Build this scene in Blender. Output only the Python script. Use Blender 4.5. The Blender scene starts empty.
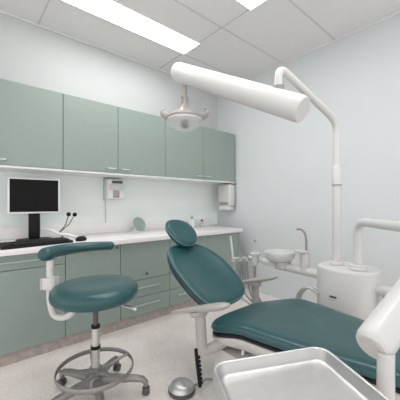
import bpy, bmesh, math, random
from mathutils import Vector, Matrix
random.seed(4)
S = bpy.context.scene
COL = S.collection
PI = math.pi
H = 1.05                                   # eye height
A1 = (0.7556, -0.6555); F1 = (0.655, 0.7553)

def W(lat, d, z=0.0):                      # sideways / forward of the viewpoint -> world
    return Vector((A1[0]*lat + F1[0]*d, A1[1]*lat + F1[1]*d, z))

# ---------------------------------------------------------------- materials
def mat(name, col, rough=0.5, metal=0.0, noise=0.0, nscale=30, bump=0.0, spec=0.5, coat=0.0, alpha=1.0, trans=0.0):
    m = bpy.data.materials.new(name); m.use_nodes = True
    nt = m.node_tree; b = nt.nodes['Principled BSDF']
    b.inputs['Base Color'].default_value = (*col, 1)
    b.inputs['Roughness'].default_value = rough
    b.inputs['Metallic'].default_value = metal
    b.inputs['Specular IOR Level'].default_value = spec
    b.inputs['Coat Weight'].default_value = coat
    b.inputs['Alpha'].default_value = alpha
    b.inputs['Transmission Weight'].default_value = trans
    if noise or bump:
        tc = nt.nodes.new('ShaderNodeTexCoord'); n = nt.nodes.new('ShaderNodeTexNoise')
        n.inputs['Scale'].default_value = nscale; n.inputs['Detail'].default_value = 4
        nt.links.new(tc.outputs['Object'], n.inputs['Vector'])
        if noise:
            r = nt.nodes.new('ShaderNodeValToRGB')
            r.color_ramp.elements[0].position = .3; r.color_ramp.elements[1].position = .7
            r.color_ramp.elements[0].color = (*[c*(1-noise) for c in col], 1)
            r.color_ramp.elements[1].color = (*[min(1, c*(1+noise)) for c in col], 1)
            nt.links.new(n.outputs['Fac'], r.inputs['Fac']); nt.links.new(r.outputs['Color'], b.inputs['Base Color'])
        if bump:
            bp = nt.nodes.new('ShaderNodeBump'); bp.inputs['Strength'].default_value = bump; bp.inputs['Distance'].default_value = .002
            nt.links.new(n.outputs['Fac'], bp.inputs['Height']); nt.links.new(bp.outputs['Normal'], b.inputs['Normal'])
    return m

def emit(name, col, st):
    m = bpy.data.materials.new(name); m.use_nodes = True
    b = m.node_tree.nodes['Principled BSDF']
    b.inputs['Base Color'].default_value = (.8, .8, .8, 1)
    b.inputs['Emission Color'].default_value = (*col, 1); b.inputs['Emission Strength'].default_value = st
    return m

M = dict(
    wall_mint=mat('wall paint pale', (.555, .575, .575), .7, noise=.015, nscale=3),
    mint_lift=mat('wall pale mint brightened', (.82, .875, .86), .45, noise=.01, nscale=3),  # mint tint, lifted in colour to stand in for light below the cabinets
    wall_grey=mat('wall paint cool white', (.635, .67, .685), .6, noise=.015, nscale=3),
    tile=mat('ceiling tile', (.80, .785, .78), .9, noise=.03, nscale=60, bump=.15),
    tbar=mat('ceiling bar', (.62, .61, .60), .6),
    green=mat('cabinet laminate green', (.27, .335, .30), .38, noise=.02, nscale=40),
    green_in=mat('cabinet carcass green', (.20, .25, .225), .6),
    rail=mat('white rail', (.78, .80, .79), .5),
    counter=mat('worktop laminate white', (.86, .835, .83), .3, noise=.02, nscale=60),
    kick=mat('skirting vinyl', (.40, .35, .32), .55, noise=.16, nscale=28),
    handle=mat('satin steel', (.62, .63, .62), .35, .8),
    chrome=mat('chrome', (.72, .73, .74), .15, 1),
    steel=mat('brushed tray steel', (.56, .555, .55), .42, 1, noise=.04, nscale=25),
    base=mat('cast aluminium', (.30, .29, .28), .42, .5, noise=.05, nscale=30),
    teal=mat('teal vinyl', (.020, .082, .087), .30, noise=.05, nscale=60, bump=.06),
    piping=mat('pale piping', (.16, .27, .275), .5),
    black=mat('black plastic', (.012, .012, .013), .5, spec=.2),
    screen=mat('black screen', (.006, .006, .007), .5, spec=.15),
    darkgrey=mat('dark grey plastic', (.09, .09, .09), .5),
    midgrey=mat('mid grey plastic', (.30, .30, .295), .45),
    white=mat('white enamel', (.655, .65, .64), .3, noise=.01, nscale=20),
    cream=mat('warm white shell', (.56, .54, .525), .38),
    lampgrey=mat('warm grey enamel', (.40, .375, .36), .4),
    armgrey=mat('light grey arm pad', (.40, .385, .375), .42),
    sleeve=mat('grey tube', (.50, .51, .52), .45),
    clear=mat('clear shield', (.93, .95, .95), .05, spec=.7, alpha=.34),
    mirror=mat('silver mirror reflector', (.85, .86, .86), .08, 1),
    mintdisc=mat('pale green disc', (.30, .40, .355), .35),
    panel=emit('fluorescent diffuser', (1, .985, .97), 10.0),
)
# vinyl floor with faint wear
m = bpy.data.materials.new('vinyl floor'); m.use_nodes = True; nt = m.node_tree; b = nt.nodes['Principled BSDF']
tc = nt.nodes.new('ShaderNodeTexCoord')
n1 = nt.nodes.new('ShaderNodeTexNoise'); n1.inputs['Scale'].default_value = 55; n1.inputs['Detail'].default_value = 5
n2 = nt.nodes.new('ShaderNodeTexNoise'); n2.inputs['Scale'].default_value = 4; n2.inputs['Detail'].default_value = 3
mx = nt.nodes.new('ShaderNodeMath'); mx.operation = 'ADD'
mul = nt.nodes.new('ShaderNodeMath'); mul.operation = 'MULTIPLY'; mul.inputs[1].default_value = .5
rp = nt.nodes.new('ShaderNodeValToRGB')
rp.color_ramp.elements[0].position = .36; rp.color_ramp.elements[0].color = (.72, .655, .63, 1)
rp.color_ramp.elements[1].position = .62; rp.color_ramp.elements[1].color = (.87, .815, .795, 1)
for n in (n1, n2): nt.links.new(tc.outputs['Object'], n.inputs['Vector'])
nt.links.new(n1.outputs['Fac'], mx.inputs[0]); nt.links.new(n2.outputs['Fac'], mx.inputs[1])
nt.links.new(mx.outputs[0], mul.inputs[0]); nt.links.new(mul.outputs[0], rp.inputs['Fac'])
nt.links.new(rp.outputs['Color'], b.inputs['Base Color']); b.inputs['Roughness'].default_value = .5
M['floor'] = m
M['keycap'] = mat('black keycaps', (.025, .025, .025), .6, spec=.2)

# ---------------------------------------------------------------- mesh helpers
def bm_new(): return bmesh.new()

def obj(name, bm, m, parent=None, smooth=True, angle=35):
    bmesh.ops.recalc_face_normals(bm, faces=bm.faces)
    me = bpy.data.meshes.new(name); bm.to_mesh(me); bm.free()
    for p in me.polygons: p.use_smooth = smooth
    if smooth: me.set_sharp_from_angle(angle=math.radians(angle))
    me.materials.append(M[m] if isinstance(m, str) else m)
    o = bpy.data.objects.new(name, me); COL.objects.link(o)
    if parent is not None:
        o.parent = parent
        ch = parent; off = Vector((0, 0, 0))
        while ch is not None: off += ch.location; ch = ch.parent
        o.location = -off          # geometry is written in world coordinates
    return o

def thing(name, label, cat, loc, group=None):
    o = bpy.data.objects.new(name, None); o.empty_display_size = .05; COL.objects.link(o)
    o.location = loc; o['label'] = label; o['category'] = cat
    if group: o['group'] = group
    return o

def struct(name, bm, m):
    o = obj(name, bm, m, smooth=False); o['kind'] = 'structure'; return o

def box(bm, x0, x1, y0, y1, z0, z1, bev=0.0, seg=2, mtx=None):
    r = bmesh.ops.create_cube(bm, size=1)
    vs = r['verts']
    for v in vs:
        v.co = Vector(((x0+x1)/2 + v.co.x*(x1-x0), (y0+y1)/2 + v.co.y*(y1-y0), (z0+z1)/2 + v.co.z*(z1-z0)))
    if mtx is not None:
        for v in vs: v.co = mtx @ v.co
    if bev:
        es = list({e for v in vs for e in v.link_edges})
        bmesh.ops.bevel(bm, geom=es, offset=bev, segments=seg, affect='EDGES', profile=.5)
    return bm

def frames(pts):
    T = []
    for i in range(len(pts)):
        a = pts[max(i-1, 0)]; c = pts[min(i+1, len(pts)-1)]
        T.append((c-a).normalized())
    up = Vector((0, 0, 1)) if abs(T[0].z) < .9 else Vector((1, 0, 0))
    N = [(up - T[0]*up.dot(T[0])).normalized()]
    for i in range(1, len(pts)):
        n = N[-1] - T[i]*N[-1].dot(T[i]); N.append(n.normalized())
    return T, N

def tube(bm, pts, r, seg=16, cap=True, rn=None, dome=False):
    """sweep; r number or list (along frame normal), rn optional list for the binormal"""
    pts = [Vector(p) for p in pts]; n = len(pts)
    r = [r]*n if not isinstance(r, (list, tuple)) else list(r)
    rb = r if rn is None else ([rn]*n if not isinstance(rn, (list, tuple)) else list(rn))
    if dome:                                   # rounded ends
        T, N = frames(pts)
        h = [(math.sin(a), math.cos(a)) for a in (PI/2*.97, PI/3, PI/6)]
        a_p = [pts[0] - T[0]*r[0]*s*dome for s, c in h]; a_r = [r[0]*c for s, c in h]; a_b = [rb[0]*c for s, c in h]
        z_p = [pts[-1] + T[-1]*r[-1]*s*dome for s, c in reversed(h)]; z_r = [r[-1]*c for s, c in reversed(h)]; z_b = [rb[-1]*c for s, c in reversed(h)]
        pts = a_p + pts + z_p; r = a_r + r + z_r; rb = a_b + rb + z_b
    T, N = frames(pts)
    rings = []
    for p, t, nn, ra, rc in zip(pts, T, N, r, rb):
        bnn = t.cross(nn)
        rings.append([bm.verts.new(p + nn*math.cos(2*PI*k/seg)*ra + bnn*math.sin(2*PI*k/seg)*rc) for k in range(seg)])
    for a, c in zip(rings, rings[1:]):
        for k in range(seg): bm.faces.new((a[k], a[(k+1) % seg], c[(k+1) % seg], c[k]))
    if cap: bm.faces.new(rings[0]); bm.faces.new(rings[-1])
    return bm

def crv(pts, sub=6, closed=False):
    pts = [Vector(p) for p in pts]; n = len(pts); out = []
    for i in range(n if closed else n-1):
        if closed: p0, p1, p2, p3 = pts[i-1], pts[i], pts[(i+1) % n], pts[(i+2) % n]
        else: p0, p1, p2, p3 = pts[max(i-1, 0)], pts[i], pts[i+1], pts[min(i+2, n-1)]
        for k in range(sub):
            t = k/sub
            out.append(.5*((2*p1) + (p2-p0)*t + (2*p0-5*p1+4*p2-p3)*t*t + (3*p1-p0-3*p2+p3)*t**3))
    if not closed: out.append(pts[-1])
    return out

def fillet(pts, r, seg=7):
    """polyline with rounded corners"""
    pts = [Vector(p) for p in pts]; out = [pts[0]]
    for i in range(1, len(pts)-1):
        a, c, e = pts[i-1], pts[i], pts[i+1]
        u = (a-c); v = (e-c); rr = min(r, u.length*.48, v.length*.48)
        p, q = c + u.normalized()*rr, c + v.normalized()*rr
        for k in range(seg+1):
            t = k/seg; out.append(p*(1-t)**2 + c*2*t*(1-t) + q*t*t)
    out.append(pts[-1]); return out

def lathe(bm, prof, c=(0, 0, 0), seg=32, sx=1, sy=1, mtx=None):
    c = Vector(c); rings = []
    for r, z in prof:
        ring = []
        for k in range(seg):
            a = 2*PI*k/seg
            v = Vector((math.cos(a)*r*sx, math.sin(a)*r*sy, z))
            if mtx is not None: v = mtx @ v
            ring.append(bm.verts.new(c + v))
        rings.append(ring)
    for a, b2 in zip(rings, rings[1:]):
        for k in range(seg): bm.faces.new((a[k], a[(k+1) % seg], b2[(k+1) % seg], b2[k]))
    bm.faces.new(rings[0]); bm.faces.new(rings[-1])
    bmesh.ops.remove_doubles(bm, verts=bm.verts, dist=1e-5)
    return bm

def loft(bm, outline, prof, fn, cx=0, cy=0):
    """outline: closed 2D list; prof: (scale, w) rings; fn maps (u, v, w, s) -> world"""
    rings = []
    for s, w in prof:
        rings.append([bm.verts.new(fn(cx + (p[0]-cx)*s, cy + (p[1]-cy)*s, w, s)) for p in outline])
    n = len(outline)
    for a, c in zip(rings, rings[1:]):
        for k in range(n): bm.faces.new((a[k], a[(k+1) % n], c[(k+1) % n], c[k]))
    bm.faces.new(rings[0]); bm.faces.new(rings[-1])
    return bm

def superell(a, b2, n=2.5, seg=48):
    out = []
    for k in range(seg):
        t = 2*PI*k/seg; c, s = math.cos(t), math.sin(t)
        out.append((a*math.copysign(abs(c)**(2/n), c), b2*math.copysign(abs(s)**(2/n), s)))
    return out

# ---------------------------------------------------------------- room
XW, YW, ZC = 2.68, 2.73, 2.58
bm = bm_new(); box(bm, -2.2, XW+.1, -2.2, YW+.1, -.1, 0); struct('floor', bm, 'floor')
bm = bm_new(); box(bm, -2.2, XW+.1, -2.2, YW+.1, ZC, ZC+.1); struct('ceiling', bm, 'tile')
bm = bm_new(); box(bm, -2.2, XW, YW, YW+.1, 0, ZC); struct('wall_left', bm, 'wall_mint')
bm = bm_new(); box(bm, XW, XW+.1, -2.2, YW+.1, 0, ZC); struct('wall_right', bm, 'wall_grey')
bm = bm_new(); box(bm, -2.2, XW-.0005, YW-.0009, YW-.0001, .76, 1.34); struct('trim_20', bm, 'mint_lift')  # added thin sheet; its paler colour brightens the wall under the cabinets
k = 1
for y in (2.285, 1.718, 1.152, .586, .02, -.55, -1.1):
    bm = bm_new(); box(bm, -2.2, XW-.0005, y-.006, y+.006, ZC-.003, ZC-.0002); struct('trim_%d' % k, bm, 'tbar'); k += 1
for x in (-.695, .523, 1.741):
    bm = bm_new(); box(bm, x-.006, x+.006, -2.2, YW-.0005, ZC-.003, ZC-.0002); struct('trim_%d' % k, bm, 'tbar'); k += 1
bm = bm_new(); box(bm, -2.2, XW-.0005, YW-.012, YW-.0005, ZC-.012, ZC-.0002); struct('trim_%d' % k, bm, 'tile'); k += 1
bm = bm_new(); box(bm, XW-.012, XW-.0005, -2.2, YW-.013, ZC-.012, ZC-.0002); struct('trim_%d' % k, bm, 'tile'); k += 1
bm = bm_new(); box(bm, -.6, 2.478, 2.188, 2.20, 0, .076); struct('baseboard_left', bm, 'kick')

def ceiling_light(x0, x1, y0, y1, label):
    t = thing('ceiling_light', label, 'ceiling light', ((x0+x1)/2, (y0+y1)/2, ZC), 'recessed ceiling lights')
    bm = bm_new()
    e = .008
    box(bm, x0-e, x1+e, y0-e, y0, ZC-.006, ZC-.0003); box(bm, x0-e, x1+e, y1, y1+e, ZC-.006, ZC-.0003)
    box(bm, x0-e, x0, y0, y1, ZC-.006, ZC-.0003); box(bm, x1, x1+e, y0, y1, ZC-.006, ZC-.0003)
    obj('frame', bm, 'rail', t, smooth=False)
    bm = bm_new(); box(bm, x0, x1, y0, y1, ZC-.004, ZC-.0005); obj('diffuser', bm, 'panel', t, smooth=False)
ceiling_light(.545, 1.752, 2.03, 2.27, 'long glowing ceiling light panel nearest the green wall cabinets')
ceiling_light(.545, 1.752, 1.165, 1.408, 'glowing ceiling light panel of which one corner shows at the top edge')

ceiling_light(.545, 1.752, .30, .543, 'added out-of-view ceiling light panel over the foot end of the dental chair')  # unseen panel, added in line with the other two for more light from above

# ---------------------------------------------------------------- cabinets
YU, ZU0, ZU1 = 2.39, 1.318, 1.92
def pull(name, x0, x1, y, z, parent):                 # small bow handle
    bm = bm_new()
    tube(bm, fillet([(x0, y, z), (x0, y-.028, z), (x1, y-.028, z), (x1, y, z)], .012), .0055, 8)
    return obj(name, bm, 'handle', parent)

def wall_cabinet(xs, label, handles):
    x0, x1 = xs[0], xs[-1]
    t = thing('wall_cabinet', label, 'cabinet', ((x0+x1)/2, YW, ZU0), 'green wall cabinets')
    bm = bm_new(); box(bm, x0+.001, x1-.001, YU+.02, YW-.001, ZU0, ZU1-.003); obj('body', bm, 'green_in', t, smooth=False)
    bm = bm_new(); box(bm, x0+.001, x1-.001, YU+.004, YW-.001, ZU0-.016, ZU0-.0005); obj('bottom_rail', bm, 'rail', t, smooth=False)
    for i in range(len(xs)-1):
        a, c = xs[i]+.0022, xs[i+1]-.0022
        bm = bm_new(); box(bm, a, c, YU, YU+.019, ZU0+.001, ZU1, .0015, 1); d = obj('door', bm, 'green', t, smooth=False)
        if handles[i] == 'r': pull('handle', c-.105, c-.022, YU, ZU0+.035, d)
        else: pull('handle', a+.022, a+.105, YU, ZU0+.035, d)
wall_cabinet((-.345, .150, .635), 'pale green wall cabinet hung above the black computer monitor', 'rl')
wall_cabinet((.635, 1.096, 1.603), 'pale green two-door wall cabinet above the white wall dispenser', 'rl')
wall_cabinet((1.603, 2.122, 2.655), 'pale green two-door wall cabinet behind the lamp head, ending at the corner', 'rl')

YB, ZK, ZB = 2.17, .078, .715
def base_body(x0, x1, label):
    t = thing('base_cabinet', label, 'cabinet', ((x0+x1)/2, YW, 0), 'green base cabinets')
    bm = bm_new(); box(bm, x0+.001, x1-.001, YB+.02, YW-.001, ZK, ZB); obj('body', bm, 'green_in', t, smooth=False)
    return t
def front(name, x0, x1, z0, z1, t):
    bm = bm_new(); box(bm, x0+.0022, x1-.0022, YB, YB+.019, z0+.002, z1-.002, .0015, 1)
    return obj(name, bm, 'green', t, smooth=False)
def lock(x, z, d):
    bm = bm_new(); tube(bm, [(x, YB+.002, z), (x, YB-.010, z)], .0095, 14); obj('lock', bm, 'darkgrey', d)
def lip(x0, x1, z, d):                                # slim edge pull
    bm = bm_new(); box(bm, x0, x1, YB-.012, YB+.001, z-.004, z+.004, .002, 1); obj('handle', bm, 'green_lip', d, smooth=False)
M['green_lip'] = mat('pale edge pull', (.50, .57, .53), .35)
def side_panel(t, x0, x1):
    bm = bm_new(); box(bm, x0, x1, YB, YW-.001, .0, ZB); obj('end_panel', bm, 'green', t, smooth=False)

t = base_body(-.08, .592, 'green base cabinet under the keyboard, a drawer over a wide door')
d = front('drawer', -.08, .592, .612, ZB, t); lip(.02, .56, .664, d)
d = front('door', -.08, .592, ZK, .612, t)
t = base_body(.592, 1.017, 'green single-door base cabinet behind the teal stool')
d = front('door', .592, 1.017, ZK, ZB, t); lock(.985, .687, d)
t = base_body(1.017, 1.508, 'green base cabinet with two low drawers beside the chair backrest')
d = front('door', 1.017, 1.508, .385, ZB, t); lock(1.262, .43, d)
d = front('drawer', 1.017, 1.508, .235, .385, t); lip(1.10, 1.40, .315, d)
d = front('drawer', 1.017, 1.508, ZK, .235, t); lip(1.10, 1.40, .165, d)
t = base_body(1.508, 1.99, 'green base cabinet right behind the dental chair headrest')
d = front('door', 1.508, 1.99, .385, ZB, t); d = front('drawer', 1.508, 1.99, .235, .385, t); lip(1.60, 1.90, .315, d)
d = front('drawer', 1.508, 1.99, ZK, .235, t); lip(1.60, 1.90, .165, d)
t = base_body(1.99, 2.482, 'green base cabinet at the far right end of the worktop')
d = front('door', 1.99, 2.478, ZK, ZB, t)
side_panel(t, 2.4785, 2.495)

t = thing('countertop', 'long white worktop over the green base cabinets', 'worktop', (1.2, YW, .718))
bm = bm_new(); box(bm, -.6, 2.505, 2.125, YW-.001, .7165, .755, .004); obj('slab', bm, 'counter', t)
bm = bm_new(); box(bm, -.6, 2.505, YW-.02, YW-.001, .7552, .852, .003); obj('upstand', bm, 'counter', t)
ZT = .7555

# ---------------------------------------------------------------- things on the worktop
t = thing('computer_monitor', 'black flat computer monitor with a pale bezel standing on the worktop', 'monitor', (.46, 2.52, ZT))
R = Matrix.Translation((.46, 2.51, 0)) @ Matrix.Rotation(math.radians(-6), 4, 'Z')
bm = bm_new(); box(bm, -.178, .178, -.012, .026, .968, 1.246, .006, mtx=R); obj('bezel', bm, 'rail', t)
bm = bm_new(); box(bm, -.164, .164, -.0145, -.010, .982, 1.232, mtx=R); obj('screen', bm, 'screen', t, smooth=False)
bm = bm_new(); box(bm, -.04, .04, .0265, .055, .77, 1.10, .008, mtx=R); obj('neck', bm, 'black', t)
bm = bm_new(); loft(bm, superell(.125, .085, 3), [(1, ZT), (1, ZT+.008), (.94, ZT+.013)], lambda u, v, w, s: R @ Vector((u, v+.02, w))); obj('foot', bm, 'black', t)

t = thing('keyboard', 'black keyboard lying on the worktop in front of the monitor', 'keyboard', (.44, 2.24, ZT))
R = Matrix.Translation((.42, 2.235, ZT)) @ Matrix.Rotation(math.radians(8), 4, 'Z') @ Matrix.Rotation(math.radians(4), 4, 'X')
bm = bm_new(); box(bm, -.225, .225, -.075, .075, .006, .022, .004, mtx=R); obj('case', bm, 'black', t)
kb = bm_new()
for r in range(5):
    for c in range(15):
        x = -.208 + c*.0275; y = -.056 + r*.0255
        if r == 0 and 3 < c < 9:
            continue
        box(kb, x, x+.023, y, y+.021, .0221, .0275, mtx=R)
box(kb, -.208+4*.0275, -.208+9*.0275-.0045, -.056, -.035, .0221, .0275, mtx=R)
o = obj('keys', kb, 'keycap', t, smooth=False); o['kind'] = 'stuff'

t = thing('desk_camera', 'silver bent arm with two black knobs beside the monitor', 'camera', (.66, 2.42, ZT))
bm = bm_new(); lathe(bm, [(.001, 0), (.045, 0), (.045, .008), (.03, .014), (.001, .016)], (.64, 2.42, ZT)); obj('foot', bm, 'midgrey', t)
bm = bm_new(); tube(bm, crv([(.50, 2.40, .855), (.55, 2.40, .838), (.61, 2.40, .805), (.67, 2.385, .795), (.735, 2.35, .772)]), [.006]*6+[.011]*12+[.015]*7, 12, dome=.8); obj('arm', bm, 'rail', t)
bm = bm_new(); tube(bm, [(.64, 2.415, ZT+.014), (.628, 2.403, .80)], .009, 10); obj('stem', bm, 'midgrey', t)
for x, z in ((.685, .958), (.732, .955)):
    bm = bm_new(); tube(bm, [(.61, 2.41, .815), ((.61+x)/2+.015, 2.415, (.815+z)/2-.01), (x, 2.42, z)], .0038, 8); rd = obj('rod', bm, 'darkgrey', t)
    bm = bm_new(); bmesh.ops.create_uvsphere(bm, u_segments=16, v_segments=10, radius=.0175, matrix=Matrix.Translation((x, 2.42, z))); obj('knob', bm, 'black', rd)

t = thing('computer_mouse', 'small black mouse at the right end of the keyboard', 'mouse', (.735, 2.245, ZT))
R = Matrix.Translation((.732, 2.262, 0)) @ Matrix.Rotation(.5, 4, 'Z')
bm = bm_new(); loft(bm, superell(.048, .03, 2.3, 28), [(.9, ZT), (1, ZT+.006), (1, ZT+.014), (.85, ZT+.026), (.5, ZT+.034), (.1, ZT+.036)], lambda u, v, w, s: R @ Vector((u, v, w))); obj('shell', bm, 'black', t)
bm = bm_new(); box(bm, .018, .034, -.003, .003, ZT+.024, ZT+.0335, mtx=R); obj('wheel', bm, 'midgrey', t, smooth=False)

DX = -.032
t = thing('wall_dispenser', 'white wall dispenser with dark slot, mounted below the green cabinets', 'dispenser', (1.215, YW, 1.08))
bm = bm_new(); box(bm, 1.135+DX, 1.305+DX, YW-.10, YW-.001, 1.09, 1.285, .012, 3); obj('housing', bm, 'rail', t)
bm = bm_new(); box(bm, 1.1245+DX, 1.1345+DX, YW-.035, YW-.001, 1.075, 1.30, .004); obj('side_bracket', bm, 'green_lip', t)
bm = bm_new(); box(bm, 1.175+DX, 1.285+DX, YW-.102, YW-.098, 1.243, 1.270); obj('slot', bm, 'darkgrey', t, smooth=False)
bm = bm_new(); box(bm, 1.185+DX, 1.25+DX, YW-.104, YW-.098, 1.10, 1.17, .006); obj('button', bm, 'lampgrey', t)
bm = bm_new(); box(bm, 1.15+DX, 1.295+DX, YW-.112, YW-.101, 1.175, 1.235, .003); obj('cover', bm, 'white', t)
bm = bm_new(); tube(bm, crv([(1.135+DX, YW-.03, 1.085), (1.142+DX, YW-.022, 1.0), (1.143+DX, YW-.024, .90), (1.142+DX, YW-.028, .856)]), .0045, 8); obj('cable', bm, 'sleeve', t)

t = thing('mirror_stand', 'pale green round tilted mirror on a small stand on the worktop', 'mirror', (1.435, 2.60, ZT))
bm = bm_new(); lathe(bm, [(.001, 0), (.05, 0), (.045, .008), (.018, .02), (.012, .06), (.001, .062)], (1.385, 2.605, ZT)); obj('foot', bm, 'rail', t)
nv = (Vector((-.48, -.87, .12))*.60 + (Vector((A1[0], A1[1], 0))*.81 + Vector((0, 0, .58)))*.78).normalized()
R = nv.to_track_quat('Z', 'Y').to_matrix().to_4x4()
bm = bm_new(); lathe(bm, [(.001, -.005), (.072, -.005), (.076, 0), (.072, .005), (.001, .006)], (1.425, 2.60, ZT+.082), 36, mtx=R); obj('disc', bm, 'mintdisc', t)
bm = bm_new(); tube(bm, [(1.385, 2.606, ZT+.055), (1.395, 2.605, ZT+.07), (1.42, 2.60, ZT+.078)], .006, 10); obj('bracket', bm, 'handle', t)

t = thing('soap_bottle', 'white pump bottle on the worktop beside the corner', 'bottle', (2.16, 2.60, ZT))
bm = bm_new(); lathe(bm, [(.001, 0), (.036, 0), (.038, .006), (.038, .075), (.03, .092), (.012, .098), (.012, .106), (.001, .107)], (2.13, 2.60, ZT)); obj('bottle_body', bm, 'rail', t)
bm = bm_new(); lathe(bm, [(.001, .1075), (.014, .1075), (.014, .122), (.005, .124), (.005, .145), (.001, .146)], (2.13, 2.60, ZT), 16); tube(bm, [(2.13, 2.60, ZT+.142), (2.10, 2.575, ZT+.139)], .005, 8); obj('pump', bm, 'midgrey', t)
t = thing('spray_bottle', 'small grey bottle just right of the white pump bottle', 'bottle', (2.25, 2.58, ZT))
bm = bm_new(); lathe(bm, [(.001, 0), (.026, 0), (.027, .005), (.027, .055), (.018, .068), (.001, .07)], (2.262, 2.575, ZT)); obj('bottle_body', bm, 'sleeve', t)
bm = bm_new(); lathe(bm, [(.001, .07), (.014, .0705), (.014, .092), (.001, .093)], (2.262, 2.575, ZT), 16); obj('cap', bm, 'darkgrey', t)

t = thing('paper_towel_dispenser', 'white paper towel dispenser on the wall at the room corner', 'dispenser', (XW, 2.47, .95))
bm = bm_new(); box(bm, XW-.115, XW-.001, 2.395, 2.60, 1.01, 1.285, .012, 3); obj('housing', bm, 'white', t)
bm = bm_new(); box(bm, XW-.119, XW-.112, 2.42, 2.575, 1.025, 1.062, .002, 1); obj('slot', bm, 'midgrey', t, smooth=False)
bm = bm_new(); box(bm, XW-.112, XW-.004, 2.42, 2.585, .965, 1.009, .004); obj('tray', bm, 'rail', t)
bm = bm_new(); tube(bm, fillet([(XW-.02, 2.387, 1.31), (XW-.02, 2.387, .96), (XW-.06, 2.400, .945)], .03), .006, 8); obj('side_rod', bm, 'midgrey', t)
bm = bm_new(); box(bm, XW-.09, XW-.002, 2.383, 2.50, 1.288, 1.298, .002, 1); obj('top_clip', bm, 'midgrey', t)

# ---------------------------------------------------------------- stool
SC = W(-.557, 1.495)
t = thing('operator_stool', 'teal round-seated stool with arm pad, foot ring and castors', 'stool', (SC.x, SC.y, 0))
def P(r, a, z): return Vector((SC.x + r*math.cos(a), SC.y + r*math.sin(a), z))
prof = [(.05, .538), (.80, .538), (.93, .545), (.985, .560), (1, .578), (.985, .598), (.945, .610), (.88, .617), (.78, .6215), (.65, .6225), (.5, .6215), (.3, .618), (.15, .6165), (.02, .616)]
bm = bm_new(); loft(bm, superell(.222, .222, 2, 56), prof, lambda u, v, w, s: Vector((SC.x+u, SC.y+v, w))); obj('seat', bm, 'teal', t, angle=60)
bm = bm_new(); lathe(bm, [(.001, .526), (.12, .526), (.125, .5375), (.001, .5379)], (SC.x, SC.y, 0)); obj('seat_plate', bm, 'midgrey', t)
bm = bm_new(); lathe(bm, [(.001, .39), (.0135, .39), (.0135, .5255), (.001, .5258)], (SC.x, SC.y, 0), 20); obj('piston', bm, 'darkgrey', t)
bm = bm_new(); lathe(bm, [(.001, .385), (.023, .385), (.023, .40), (.001, .401)], (SC.x, SC.y, 0), 20); obj('collar', bm, 'black', t)
bm = bm_new(); lathe(bm, [(.001, .10), (.021, .10), (.021, .385), (.001, .386)], (SC.x, SC.y, 0), 24); obj('column', bm, 'handle', t)
bm = bm_new(); lathe(bm, [(.001, .275), (.025, .275), (.025, .292), (.001, .293)], (SC.x, SC.y, 0), 24); obj('collar', bm, 'black', t)
bm = bm_new(); lathe(bm, [(.001, .045), (.03, .045), (.05, .06), (.05, .11), (.034, .135), (.001, .136)], (SC.x, SC.y, 0), 28); obj('hub', bm, 'base', t)
base_ang = math.atan2((W(-.319, 1.537)-SC).y, (W(-.319, 1.537)-SC).x)
for k in range(5):
    a = base_ang + k*2*PI/5
    bm = bm_new(); tube(bm, [P(.03, a, .105), P(.10, a, .104), P(.20, a, .094), P(.246, a, .084), P(.262, a, .066), P(.264, a, .046)], [.026, .024, .019, .017, .015, .012], 12, rn=[.024, .022, .018, .017, .016, .014])
    lg = obj('leg', bm, 'base', t)
    bm = bm_new()
    tube(bm, [P(.263, a, .048), P(.263, a, .035)], .008, 8)
    n = Vector((-math.sin(a), math.cos(a), 0)); c = P(.264, a, .0215)
    for sgn in (-1, 1):
        tube(bm, [c+n*.005*sgn, c+n*.0075*sgn, c+n*.018*sgn, c+n*.020*sgn], [.017, .021, .021, .017], 18)
    tube(bm, [c-n*.006, c+n*.006], .01, 10)
    obj('caster', bm, 'darkgrey' if k else 'darkgrey', lg)
RZ, RR = .170, .193
bm = bm_new(); ring = [P(RR, 2*PI*k/64, RZ) for k in range(64)]
rings = []
for k in range(64):
    a = 2*PI*k/64
    rings.append([bm.verts.new(P(RR + .005*math.cos(q), a, RZ + .013*math.sin(q))) for q in [2*PI*j/10 for j in range(10)]])
for k in range(64):
    for j in range(10):
        bm.faces.new((rings[k][j], rings[k][(j+1) % 10], rings[(k+1) % 64][(j+1) % 10], rings[(k+1) % 64][j]))
fr = obj('foot_ring', bm, 'base', t)
for k in range(5):
    a = base_ang + PI/5 + k*2*PI/5
    bm = bm_new(); tube(bm, [P(.018, a, .155), P(.09, a, .158), P(RR-.004, a, RZ)], [.010, .007, .006], 10, rn=[.02, .014, .010]); obj('spoke', bm, 'base', fr)
bm = bm_new(); lathe(bm, [(.001, .138), (.032, .138), (.032, .175), (.0215, .18), (.001, .181)], (SC.x, SC.y, 0), 24); obj('ring_clamp', bm, 'base', fr)
# arm pad and its post
left = math.atan2(A1[1], A1[0]) + PI         # straight left of the viewer
a_post = left - .02
pr = .247
bm = bm_new()
tube(bm, fillet([P(.05, a_post, .52), P(.10, a_post, .497), P(.15, a_post, .436), P(pr-.02, a_post, .44), P(pr, a_post, .53), P(pr, a_post, .745)], .06), .0175, 14)
obj('arm_post', bm, 'white', t)
bm = bm_new(); box(bm, -.030, .030, -.026, .026, .60, .645, .008, mtx=Matrix.Translation((P(pr, a_post, 0).x, P(pr, a_post, 0).y, 0)) @ Matrix.Rotation(a_post, 4, 'Z')); obj('post_clamp', bm, 'white', t)
bm = bm_new(); lathe(bm, [(.001, .69), (.019, .69), (.019, .698), (.001, .699)], P(pr, a_post, 0), 20); obj('post_ring', bm, 'handle', t)
pts = []; ra = []; rb = []
for k in range(22):
    f = k/21; a = a_post + .10 - f*1.64
    pts.append(P(.258, a, .779 + .004*f))
    ra.append(.036 - .010*f); rb.append(.038 - .010*f)
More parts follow.
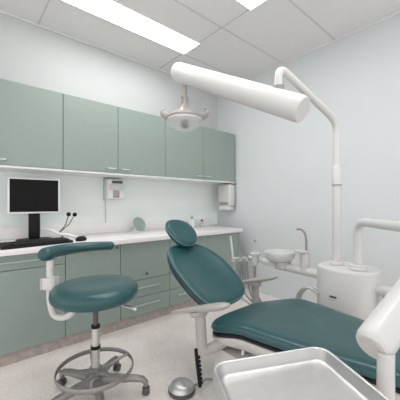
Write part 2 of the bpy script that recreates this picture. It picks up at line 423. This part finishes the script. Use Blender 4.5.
bm = bm_new(); tube(bm, pts, ra, 20, rn=rb, dome=.9); obj('arm_pad', bm, 'teal', t, angle=60)
bm = bm_new(); aa = math.atan2(*(W(.9, -.25)-Vector((0,0,0))).yx); tube(bm, [P(.05, aa, .523), P(.16, aa, .520), P(.22, aa, .512), P(.24, aa, .505)], [.006, .006, .006, .009], 10, rn=[.006, .006, .012, .012]); obj('lever', bm, 'handle', t)

# ---------------------------------------------------------------- dental chair
CX = 1.20
t = thing('dental_chair', 'reclined teal dental chair with white shell and pale arm rests', 'dental chair', (CX, .75, 0))
half = [(0, 1.09), (.15, 1.085), (.24, 1.05), (.285, .98), (.288, .89), (.278, .80), (.268, .725), (.255, .65), (.233, .52), (.202, .40), (.176, .28), (.155, .08), (.145, -.08), (.12, -.165), (.06, -.20), (0, -.205)]
SX = 1.228
def mirror_outline(h, sub=5):
    full = [(x, y, 0) for x, y in h] + [(-x, y, 0) for x, y in reversed(h[1:-1])]
    return [(p.x, p.y) for p in crv(full, sub, True)]
so = mirror_outline(half)
def seat_z(y):
    f = min(max((y-.80)/.26, 0), 1); g = min(max((.15-y)/.35, 0), 1)
    return -.055*f*f*(3-2*f) - .03*g*g
def seat_fn(u, v, w, s): return Vector((SX+u, v, w + seat_z(v)))
bm = bm_new(); loft(bm, so, [(.05, .459), (.95, .459), (.985, .463), (1, .475), (.993, .487), (.97, .496), (.93, .502), (.8, .505), (.5, .503), (.02, .502)], seat_fn, 0, .5); obj('seat', bm, 'teal', t, angle=60)
bm = bm_new(); loft(bm, so, [(.05, .443), (.96, .443), (.985, .447), (.985, .4585), (.05, .4588)], seat_fn, 0, .5); o = obj('edge_band', bm, 'black', t, angle=60); o['label'] = 'black band under the teal cushion'
bm = bm_new(); loft(bm, so, [(.05, .34), (.55, .345), (.80, .375), (.94, .405), (.99, .428), (.992, .438), (.97, .4425), (.05, .4428)], seat_fn, 0, .5); obj('seat_shell', bm, 'cream', t, angle=60)

TH = math.radians(32); B0 = Vector((CX-.012, 1.175, .482))
hb = [(0, .485), (.065, .48), (.125, .455), (.175, .38), (.203, .28), (.21, .18), (.20, .07), (.175, -.01), (.12, -.05), (0, -.06)]
bo = mirror_outline(hb)
ex, ey, ez = Vector((1, 0, 0)), Vector((0, math.cos(TH), math.sin(TH))), Vector((0, -math.sin(TH), math.cos(TH)))
def back_fn(u, v, w, s):
    dish = .04*(u/.21)**2                  # wings wrap forward
    bend = .10*(v-.24)**2
    return B0 + ex*u + ey*v + ez*(w + dish*min(1, s*1.2) + bend)
bm = bm_new(); loft(bm, bo, [(.05, -.03), (.90, -.03), (.965, -.025), (.99, -.014), (1, 0), (.993, .012), (.97, .022), (.92, .028), (.8, .030), (.5, .026), (.02, .024)], back_fn, 0, .24); bk = obj('backrest', bm, 'teal', t, angle=60)
bm = bm_new()
pipe = [back_fn(p[0]*.992, .24+(p[1]-.24)*.992, .016, 1) for p in bo]
tube(bm, pipe + pipe[:1], .0024, 6, cap=False); obj('piping', bm, 'piping', bk)
bm = bm_new(); loft(bm, bo, [(.05, -.085), (.45, -.08), (.75, -.062), (.93, -.040), (.96, -.031), (.05, -.0306)], back_fn, 0, .24); obj('back_shell', bm, 'darkgrey', t, angle=60)

# headrest
HC = Vector((CX, 1.595, .835)); TH2 = math.radians(37)
hy, hz = Vector((0, math.cos(TH2), math.sin(TH2))), Vector((0, -math.sin(TH2), math.cos(TH2)))
ho = superell(.108, .132, 2.2, 44)
def head_fn(u, v, w, s): return HC + ex*u + hy*v + hz*(w + .015*(u/.108)**2)
bm = bm_new(); loft(bm, ho, [(.05, -.028), (.85, -.028), (.95, -.022), (.99, -.010), (1, .002), (.985, .014), (.94, .023), (.85, .029), (.5, .030), (.03, .029)], head_fn); hr = obj('headrest', bm, 'teal', t, angle=60)
bm = bm_new(); pp = [head_fn(p[0]*.995, p[1]*.995, .007, 1) for p in ho]; tube(bm, pp + pp[:1], .0028, 6, cap=False); obj('piping', bm, 'piping', hr)
bm = bm_new(); tube(bm, fillet([HC - hz*.03, HC - hz*.055 - hy*.03, B0 + ey*.40 - ez*.045], .03), .011, 10, rn=.03); obj('headrest_bracket', bm, 'cream', t)

# arm rests
def armrest(sx, x, ya, za, yb, zb, ys, label):
    p0, p1 = Vector((x, ya, za)), Vector((x, yb, zb))    # tail, front
    ax = (p1-p0).normalized(); up = Vector((0, -ax.z, ax.y)) if False else Vector((1, 0, 0)).cross(ax)
    if up.z < 0: up = -up
    bm = bm_new()
    L = (p1-p0).length
    pts = [p0 + ax*L*f for f in (0, .06, .2, .4, .6, .8, .92, .98, 1)]
    tube(bm, pts, [.005, .008, .011, .015, .017, .018, .016, .010, .004], 18, rn=[.008, .016, .026, .035, .040, .041, .036, .024, .008])
    # keep the top flat
    o = obj('armrest', bm, 'armgrey', t, angle=60); o['label'] = label
    bm = bm_new()
    q = p0 + ax*L*.53
    xi = CX + sx*.215
    pts = fillet([q - up*.010, q - up*.03, Vector((x, ys, .50)), Vector((x, ys-.005, .43)), Vector((x-sx*.005, ys-.01, .335)), Vector((xi, ys-.06, .375))], .06)
    n = len(pts)
    tube(bm, pts, [.055 - .030*min(1, i/10) for i in range(n)], 16, rn=[.034 - .008*min(1, i/10) for i in range(n)])
    obj('post', bm, 'armgrey', o, angle=60)
armrest(-1, .880, 1.245, .460, .830, .609, 1.012, 'pale grey arm rest on the near side of the chair')
armrest(1, 1.535, 1.40, .455, 1.02, .583, 1.20, 'pale grey arm rest on the far side of the chair')
# base
bm = bm_new(); box(bm, CX-.15, CX+.15, .72, 1.0, .285, .38, .03, 3); obj('back_hinge', bm, 'cream', t)
bm = bm_new(); loft(bm, superell(.20, .30, 5), [(1, .0985), (1, .11), (.985, .25), (.93, .335), (.6, .338)], lambda u, v, w, s: Vector((1.155+u, .77+v, w))); obj('base_column', bm, 'cream', t)
bm = bm_new()
tube(bm, [W(.0, 1.45, .101), W(-.007, 1.45, .16), W(-.015, 1.45, .23), W(-.021, 1.45, .292)], .0095, 10, rn=.0095, dome=.6)
for k in range(7):
    z = .115 + k*.022
    tube(bm, [W(.010-(z-.1)*.1, 1.448, z), W(.010-(z-.1)*.1, 1.448, z+.012)], .0065, 8)
o = obj('bellows_strip', bm, 'black', t); o['label'] = 'black ribbed strip'
bm = bm_new(); loft(bm, superell(.36, .49, 4), [(1, .0), (1, .08), (.985, .092), (.95, .098), (.3, .10)], lambda u, v, w, s: Vector((CX+u, .62+v, w))); obj('base_plate', bm, 'white', t)
bm = bm_new(); tube(bm, [(CX-.17, .87, .36), (CX-.20, .86, .30), (CX-.20, .855, .24)], [.01, .008, .012], 10); obj('release_lever', bm, 'handle', t)

# foot control on the floor
c = Vector((.945, 1.245, 0))
t = thing('foot_control', 'round grey foot control on the floor beside the dental chair base', 'foot control', c)
bm = bm_new(); lathe(bm, [(.001, 0), (.072, 0), (.076, .008), (.074, .02), (.001, .021)], c); obj('base', bm, 'darkgrey', t)
bm = bm_new(); lathe(bm, [(.001, .021), (.070, .0212), (.069, .03), (.058, .046), (.035, .056), (.001, .06)], c); obj('pedal_dome', bm, 'handle', t)
bm = bm_new(); tube(bm, crv([c+Vector((.07, -.02, .012)), c+Vector((.10, -.05, .035)), c+Vector((.10, -.10, .075)), c+Vector((.13,-.16,.078))]), .006, 8); obj('hose', bm, 'midgrey', t)

# ---------------------------------------------------------------- dental unit with spittoon
UX, UY = 1.80, .70
t = thing('dental_unit', 'white rounded dental unit cabinet with spittoon, standing behind the chair seat', 'dental unit', (UX, UY, 0))
uo = superell(.145, .168, 2.6, 56)
def ufn(u, v, w, s): return Vector((UX+u, UY+v, w))
bm = bm_new(); loft(bm, uo, [(.9, .0), (.9, .05), (.96, .06), (1, .30), (1, .645), (.99, .656), (.96, .662), (.05, .666)], ufn); obj('body', bm, 'white', t)
bm = bm_new(); box(bm, UX-.151, UX-.142, .705, .745, .497, .508, .003); obj('badge', bm, 'darkgrey', t)
# carrier arm along +Y
bm = bm_new(); tube(bm, crv([(UX-.02, UY+.12, .585), (UX-.03, 1.0, .592), (UX-.04, 1.15, .60), (UX-.05, 1.27, .608), (UX-.05, 1.36, .625)]), [.030]*13+[.022]*12, 16); obj('carrier_arm', bm, 'white', t)
sp = Vector((1.76, 1.15, 0))
bm = bm_new(); lathe(bm, [(.001, .578), (.052, .578), (.060, .588), (.056, .632), (.001, .633)], sp + Vector((.01, -.02, 0))); obj('spittoon_neck', bm, 'cream', t)
bm = bm_new(); lathe(bm, [(.001, .632), (.06, .632), (.086, .640), (.102, .662), (.110, .696), (.108, .701), (.103, .699), (.096, .674), (.075, .650), (.03, .643), (.001, .642)], sp, 40); obj('spittoon_bowl', bm, 'white', t)
cf = Vector((1.775, .965, 0))
bm = bm_new(); lathe(bm, [(.001, .60), (.034, .60), (.034, .715), (.001, .716)], cf, 28); obj('cup_filler', bm, 'white', t)
bm = bm_new(); lathe(bm, [(.001, .716), (.05, .7165), (.053, .722), (.05, .728), (.02, .732), (.001, .733)], cf + Vector((-.008, .02, 0)), 28); obj('cup_rim', bm, 'cream', t)
bm = bm_new(); tube(bm, crv([cf+Vector((.0, -.01, .73)), cf+Vector((.0, -.01, .80)), cf+Vector((-.0, .002, .848)), cf+Vector((0, .03, .870)), cf+Vector((0, .06, .868))]), .0075, 12); obj('faucet', bm, 'base', t)
# holder bar
HB0, HB1 = Vector((1.75, 1.36, .625)), Vector((1.70, 1.545, .590))
bm = bm_new(); tube(bm, [HB0, HB1], .017, 12, dome=.8); obj('instrument_bar', bm, 'white', t)
for k, f in enumerate((.30, .58, .9)):
    c = HB0.lerp(HB1, f) + Vector((-.03, -.008, 0))
    bm = bm_new(); lathe(bm, [(.011, -.014), (.018, -.014), (.018, .014), (.011, .014)], c, 18); obj('holder_cup', bm, 'cream', t)
# side boom and hose loop, collars
bm = bm_new(); tube(bm, [(UX-.02, UY-.16, .565), (UX-.02, UY-.36, .565)], .03, 16, dome=.4); obj('side_boom', bm, 'white', t)
bm = bm_new(); tube(bm, [(UX-.02, UY-.21, .535), (UX-.02, UY-.21, .46)], .02, 12); obj('boom_bracket', bm, 'midgrey', t)
for k, (dx, r) in enumerate(((-.0, .012), (-.035, .010))):
    bm = bm_new(); tube(bm, crv([(UX-.08+dx, UY+.13, .49), (UX-.09+dx, UY+.18, .515), (UX-.10+dx, UY+.225, .495), (UX-.10+dx, UY+.26, .42), (UX-.09+dx, UY+.25, .27), (UX-.08+dx, UY+.10, .15)]), r, 10); obj('hose', bm, 'handle', t)
bm = bm_new(); lathe(bm, [(.001, .666), (.043, .666), (.044, .672), (.040, .682), (.030, .686), (.001, .6865)], (1.80, .765, 0), 28); obj('pole_collar', bm, 'white', t)
bm = bm_new(); lathe(bm, [(.001, .665), (.045, .665), (.046, .673), (.042, .678), (.042, .690), (.030, .694), (.001, .6945)], (1.755, .628, 0), 28); obj('arm_collar', bm, 'white', t)

# instruments hanging in the holder
def tip(f): return HB0.lerp(HB1, f) + Vector((-.03, -.008, 0))
c = tip(.90)
t = thing('saliva_ejector', 'white slender suction tube, leftmost in the spittoon side holder', 'suction tube', c)
bm = bm_new(); tube(bm, [c+Vector((0, 0, -.02)), c+Vector((.0, .01, .03)), c+Vector((-.0, .035, .19))], [.009, .009, .007], 10); obj('handle', bm, 'white', t)
bm = bm_new(); tube(bm, crv([c+Vector((0, 0, -.018)), c+Vector((.005, -.005, -.12)), c+Vector((.03, -.02, -.27)), c+Vector((.10, -.12, -.36)), c+Vector((.10, -.30, -.34))]), .007, 8); obj('hose', bm, 'sleeve', t)
c = tip(.58)
t = thing('air_syringe', 'grey thin syringe in the middle of the spittoon side holder', 'syringe', c)
bm = bm_new(); tube(bm, [c+Vector((0, 0, -.03)), c+Vector((0, 0, .05)), c+Vector((.0, .0, .09))], [.0095, .0095, .006], 10); obj('handle', bm, 'midgrey', t)
bm = bm_new(); tube(bm, crv([c+Vector((0, 0, -.025)), c+Vector((.005, -.005, -.12)), c+Vector((.03, -.02, -.27)), c+Vector((.10, -.12, -.38)), c+Vector((.10, -.25, -.36))]), .006, 8); obj('hose', bm, 'midgrey', t)
c = tip(.30)
t = thing('dental_handpiece', 'slim grey handpiece beside the white cup-shaped valve', 'handpiece', c)
bm = bm_new(); tube(bm, [c+Vector((0, 0, -.05)), c+Vector((0, 0, .03)), c+Vector((0, 0, .045))], [.008, .009, .005], 10); obj('handle', bm, 'midgrey', t)
bm = bm_new(); tube(bm, crv([c+Vector((0, 0, -.045)), c+Vector((.005, -.005, -.14)), c+Vector((.03, -.02, -.29)), c+Vector((.11, -.10, -.39)), c+Vector((.11, -.20, -.37))]), .006, 8); obj('hose', bm, 'midgrey', t)
c = Vector((1.71, 1.335, .622))
t = thing('suction_valve', 'white cup-shaped suction valve between the spittoon bowl and the holder', 'suction valve', c)
bm = bm_new(); lathe(bm, [(.001, -.045), (.018, -.045), (.022, -.03), (.024, .02), (.036, .035), (.038, .048), (.03, .052), (.001, .053)], c, 24); obj('valve_body', bm, 'white', t)
bm = bm_new(); tube(bm, [c+Vector((0, 0, .052)), c+Vector((0, 0, .064))], .02, 14); obj('valve_cap', bm, 'cream', t)
bm = bm_new(); tube(bm, crv([c+Vector((0, 0, -.044)), c+Vector((0, 0, -.13)), c+Vector((.01, -.01, -.27)), c+Vector((.08, -.08, -.40)), c+Vector((.10, -.20, -.38))]), .011, 8); obj('hose', bm, 'midgrey', t)

# small hook on the right wall
t = thing('wall_hook', 'tiny dark screw hook on the pale wall above the instrument holder', 'hook', (XW, 2.08, .60))
bm = bm_new(); tube(bm, [(XW-.001, 2.08, .60), (XW-.02, 2.08, .60)], .004, 8); obj('shank', bm, 'midgrey', t)
bm = bm_new(); bmesh.ops.create_uvsphere(bm, u_segments=10, v_segments=8, radius=.008, matrix=Matrix.Translation((XW-.024, 2.08, .60))); obj('knob', bm, 'darkgrey', t)

# ---------------------------------------------------------------- operating lamp on its pole
PX, PY = 1.80, .765
t = thing('operating_lamp', 'white dental lamp on a tall pole with thick balance arm and hanging head', 'lamp', (PX, PY, .68))
bm = bm_new(); tube(bm, [(PX, PY, .687), (PX, PY, 1.17)], .0255, 20); obj('pole', bm, 'white', t)
bm = bm_new(); tube(bm, [(PX, PY, 1.158), (PX, PY, 1.166)], .029, 20); obj('pole_ring', bm, 'midgrey', t)
bm = bm_new(); tube(bm, [(PX, PY, 1.166), (PX, PY, 1.27), (PX, PY, 1.285)], [.0285, .0285, .022], 20); obj('sleeve', bm, 'white', t)
TA, TB = Vector((1.303, .718, 1.514)), Vector((1.20, 1.65, 2.005))       # balance arm, near and far end
ax = (TB-TA).normalized()
J = TA + ax*.15
bm = bm_new(); tube(bm, fillet([(PX, PY, 1.28), (PX, PY, 1.56), J + Vector((0.0, 0, .195)), J + Vector((0, 0, .05))], .09, 9), .0205, 18); obj('upper_arm', bm, 'white', t)
bm = bm_new()
r0 = .068
tube(bm, [TA, TA+ax*.008, TA+ax*.02, TA+ax*.5, TB-ax*.045, TB-ax*.02, TB-ax*.006, TB], [r0*.9, r0*.97, r0, r0*.99, r0*.97, r0*.9, r0*.7, r0*.4], 36); ba = obj('balance_arm', bm, 'white', t)
bm = bm_new(); tube(bm, [J+Vector((0, 0, .055)), J+Vector((0, 0, .085))], .030, 18); obj('joint_ring', bm, 'midgrey', t)
LC = Vector((1.215, 1.565, 0))
zt = 1.90
bm = bm_new(); tube(bm, [LC+Vector((0, 0, 1.925)), LC+Vector((0, 0, 1.905)), LC+Vector((0, 0, 1.78))], [.025, .019, .017], 14); obj('drop_stem', bm, 'lampgrey', t)
bm = bm_new()
for z, r in ((1.79, .024), (1.765, .021)):
    tube(bm, [LC+Vector((-.03, 0, z)), LC+Vector((.03, 0, z))], .010, 10)
tube(bm, [LC+Vector((0, 0, 1.80)), LC+Vector((0, 0, 1.755))], .019, 12)
obj('swivel', bm, 'lampgrey', t)
hs = Matrix.Rotation(0, 4, 'Z')
bm = bm_new(); lathe(bm, [(.001, 1.762), (.02, 1.76), (.024, 1.735), (.036, 1.712), (.062, 1.692), (.10, 1.676), (.124, 1.664), (.128, 1.652), (.122, 1.643), (.06, 1.645), (.001, 1.646)], LC, 44); hd = obj('lamp_head', bm, 'lampgrey', t)
dirh = W(1, 0); dirh.normalize(); dirb = Vector((-dirh.y, dirh.x, 0))
yk = [(-.150, 1.712), (-.158, 1.690), (-.148, 1.668), (-.118, 1.657), (-.06, 1.655), (0, 1.655), (.06, 1.655), (.118, 1.657), (.148, 1.668), (.158, 1.690), (.150, 1.712)]
rr = [.008, .012, .017, .021, .022, .022, .022, .021, .017, .012, .008]
pts = crv([LC + dirh*a - dirb*.012 + Vector((0, 0, z)) for a, z in yk], 4)
rad = [rr[min(i//4, 9)]*(1-(i % 4)/4) + rr[min(i//4+1, 10)]*((i % 4)/4) for i in range(len(pts))]
bm = bm_new(); tube(bm, pts, rad, 14, rn=[x*1.3 for x in rad], dome=.8); obj('yoke', bm, 'lampgrey', hd, angle=60)
bm = bm_new(); pr_ = [(.121, 1.642), (.119, 1.622), (.106, 1.592), (.082, 1.570), (.045, 1.556), (.001, 1.552)]
lathe(bm, pr_, LC, 40); obj('shield', bm, 'clear', hd)
bm = bm_new(); lathe(bm, [(.115, 1.6425), (.1235, 1.6425), (.1225, 1.630), (.115, 1.630)], LC, 40); obj('shield_rim', bm, 'white', hd)
for sgn in (-1, 1):
    bm = bm_new(); tube(bm, [LC + dirh*sgn*.026 + Vector((0, 0, 1.612)), LC + dirh*sgn*.05 + Vector((0, 0, 1.615)), LC + dirh*sgn*.085 + Vector((0, 0, 1.628))], [.026, .022, .008], 16, rn=[.03, .028, .012]); obj('reflector', bm, 'sleeve', hd)
bm = bm_new(); lathe(bm, [(.001, 1.6425), (.020, 1.6425), (.025, 1.625), (.026, 1.60), (.019, 1.580), (.001, 1.576)], LC, 20); obj('bulb', bm, 'black', hd)

# ---------------------------------------------------------------- tray arm in the foreground
AX, AY = 1.755, .628
J2 = Vector((1.33, .175, .943)); E2 = W(.461, .755, .660)
t = thing('tray_arm', 'white jointed arm with thick foreground tube and post carrying the tray', 'tray arm', (AX, AY, .69))
bm = bm_new(); tube(bm, fillet([(AX, AY, .6945), (AX, AY, .943), J2 + Vector((0, 0, 0))], .09, 9), .024, 18); obj('swing_arm', bm, 'white', t)
bm = bm_new(); tube(bm, [J2+Vector((0, 0, -.06)), J2+Vector((0, 0, .05))], .05, 24, dome=.3); obj('elbow', bm, 'white', t)
dn = Vector((0, 0, -.04)); ax = (J2+dn-E2).normalized()
bm = bm_new(); R0 = .048
tube(bm, [E2, E2+ax*.006, E2+ax*.02, E2+ax*.05, J2+dn-ax*.05, J2+dn], [R0*.78, R0*.92, R0, R0, R0, R0*.8], 36); obj('spring_arm', bm, 'white', t)
bm = bm_new(); tube(bm, [E2-ax*.004, E2+ax*.001], R0*.62, 28); obj('end_cap', bm, 'cream', t)
PC = W(.482, .727)
bm = bm_new(); tube(bm, [(PC.x, PC.y, .66), (PC.x, PC.y, .545), (PC.x, PC.y, .53)], [.0205, .0205, .016], 20); obj('post', bm, 'white', t)
# tray frame axes
fl, frr = W(.030, .797, .6), W(.378, .866, .6)
tx = (frr-fl).normalized(); ty = Vector((tx.y, -tx.x, 0)); tx = Vector((tx.x, tx.y, .05)).normalized()            # towards the viewer
TW, TL = (frr-fl).length, .40
tcn = fl + tx*TW/2 + ty*TL/2
bm = bm_new()
q = tcn - ty*.06
tube(bm, [(PC.x, PC.y, .556), tuple(Vector((q.x, q.y, .556)))], .012, 12)
Rm = Matrix(((tx.x, -ty.x, 0, q.x), (tx.y, -ty.y, 0, q.y), (tx.z, 0, 1, 0), (0, 0, 0, 1)))
box(bm, -.10, .10, -.07, .07, .562, .5705, .003, mtx=Rm)
tube(bm, [(q.x, q.y, .55), (q.x, q.y, .563)], .02, 12)
obj('tray_bracket', bm, 'white', t)

t = thing('instrument_tray', 'empty stainless steel tray in the foreground, rounded corners and raised rim', 'tray', (tcn.x, tcn.y, .571))
def rrect(a, b2, r, seg=7):
    out = []
    for cx, cy, a0 in ((a-r, b2-r, 0), (-a+r, b2-r, 90), (-a+r, -b2+r, 180), (a-r, -b2+r, 270)):
        for k in range(seg+1):
            an = math.radians(a0 + 90*k/seg); out.append((cx+r*math.cos(an), cy+r*math.sin(an)))
    return out
def ring_pts(off, z):
    return [tcn + tx*p[0] + ty*p[1] + Vector((0, 0, z-tcn.z)) for p in rrect(TW/2-off, TL/2-off, max(.006, .042-off*.6))]
bm = bm_new(); rings = []
for off, z in ((.030, .5712), (.020, .5712), (.0145, .575), (.006, .596), (.001, .598), (0, .6005), (.001, .603), (.0065, .603), (.0085, .600), (.017, .577), (.022, .5735), (.030, .5728)):
    rings.append([bm.verts.new(p) for p in ring_pts(off, z)])
for a, c in zip(rings, rings[1:]):
    n = len(a)
    for k in range(n): bm.faces.new((a[k], a[(k+1) % n], c[(k+1) % n], c[k]))
bm.faces.new(rings[0]); bm.faces.new(rings[-1])
obj('pan', bm, 'steel', t, angle=60)

# ---------------------------------------------------------------- light, camera
w = bpy.data.worlds.new('World'); S.world = w; w.use_nodes = True
w.node_tree.nodes['Background'].inputs['Color'].default_value = (1, .99, .985, 1)
w.node_tree.nodes['Background'].inputs['Strength'].default_value = 1.25
cam = bpy.data.cameras.new('Camera'); co = bpy.data.objects.new('Camera', cam); COL.objects.link(co)
co.location = (0, 0, H); co.rotation_euler = (PI/2, 0, -math.atan2(F1[0], F1[1]))
cam.sensor_width = 36; cam.lens = 36*280/400; cam.shift_y = 3/400; cam.clip_start = .02
S.camera = co
S.view_settings.view_transform = 'Standard'; S.view_settings.look = 'None'
S.view_settings.exposure = .22; S.view_settings.gamma = 1; S.view_settings.use_curve_mapping = False
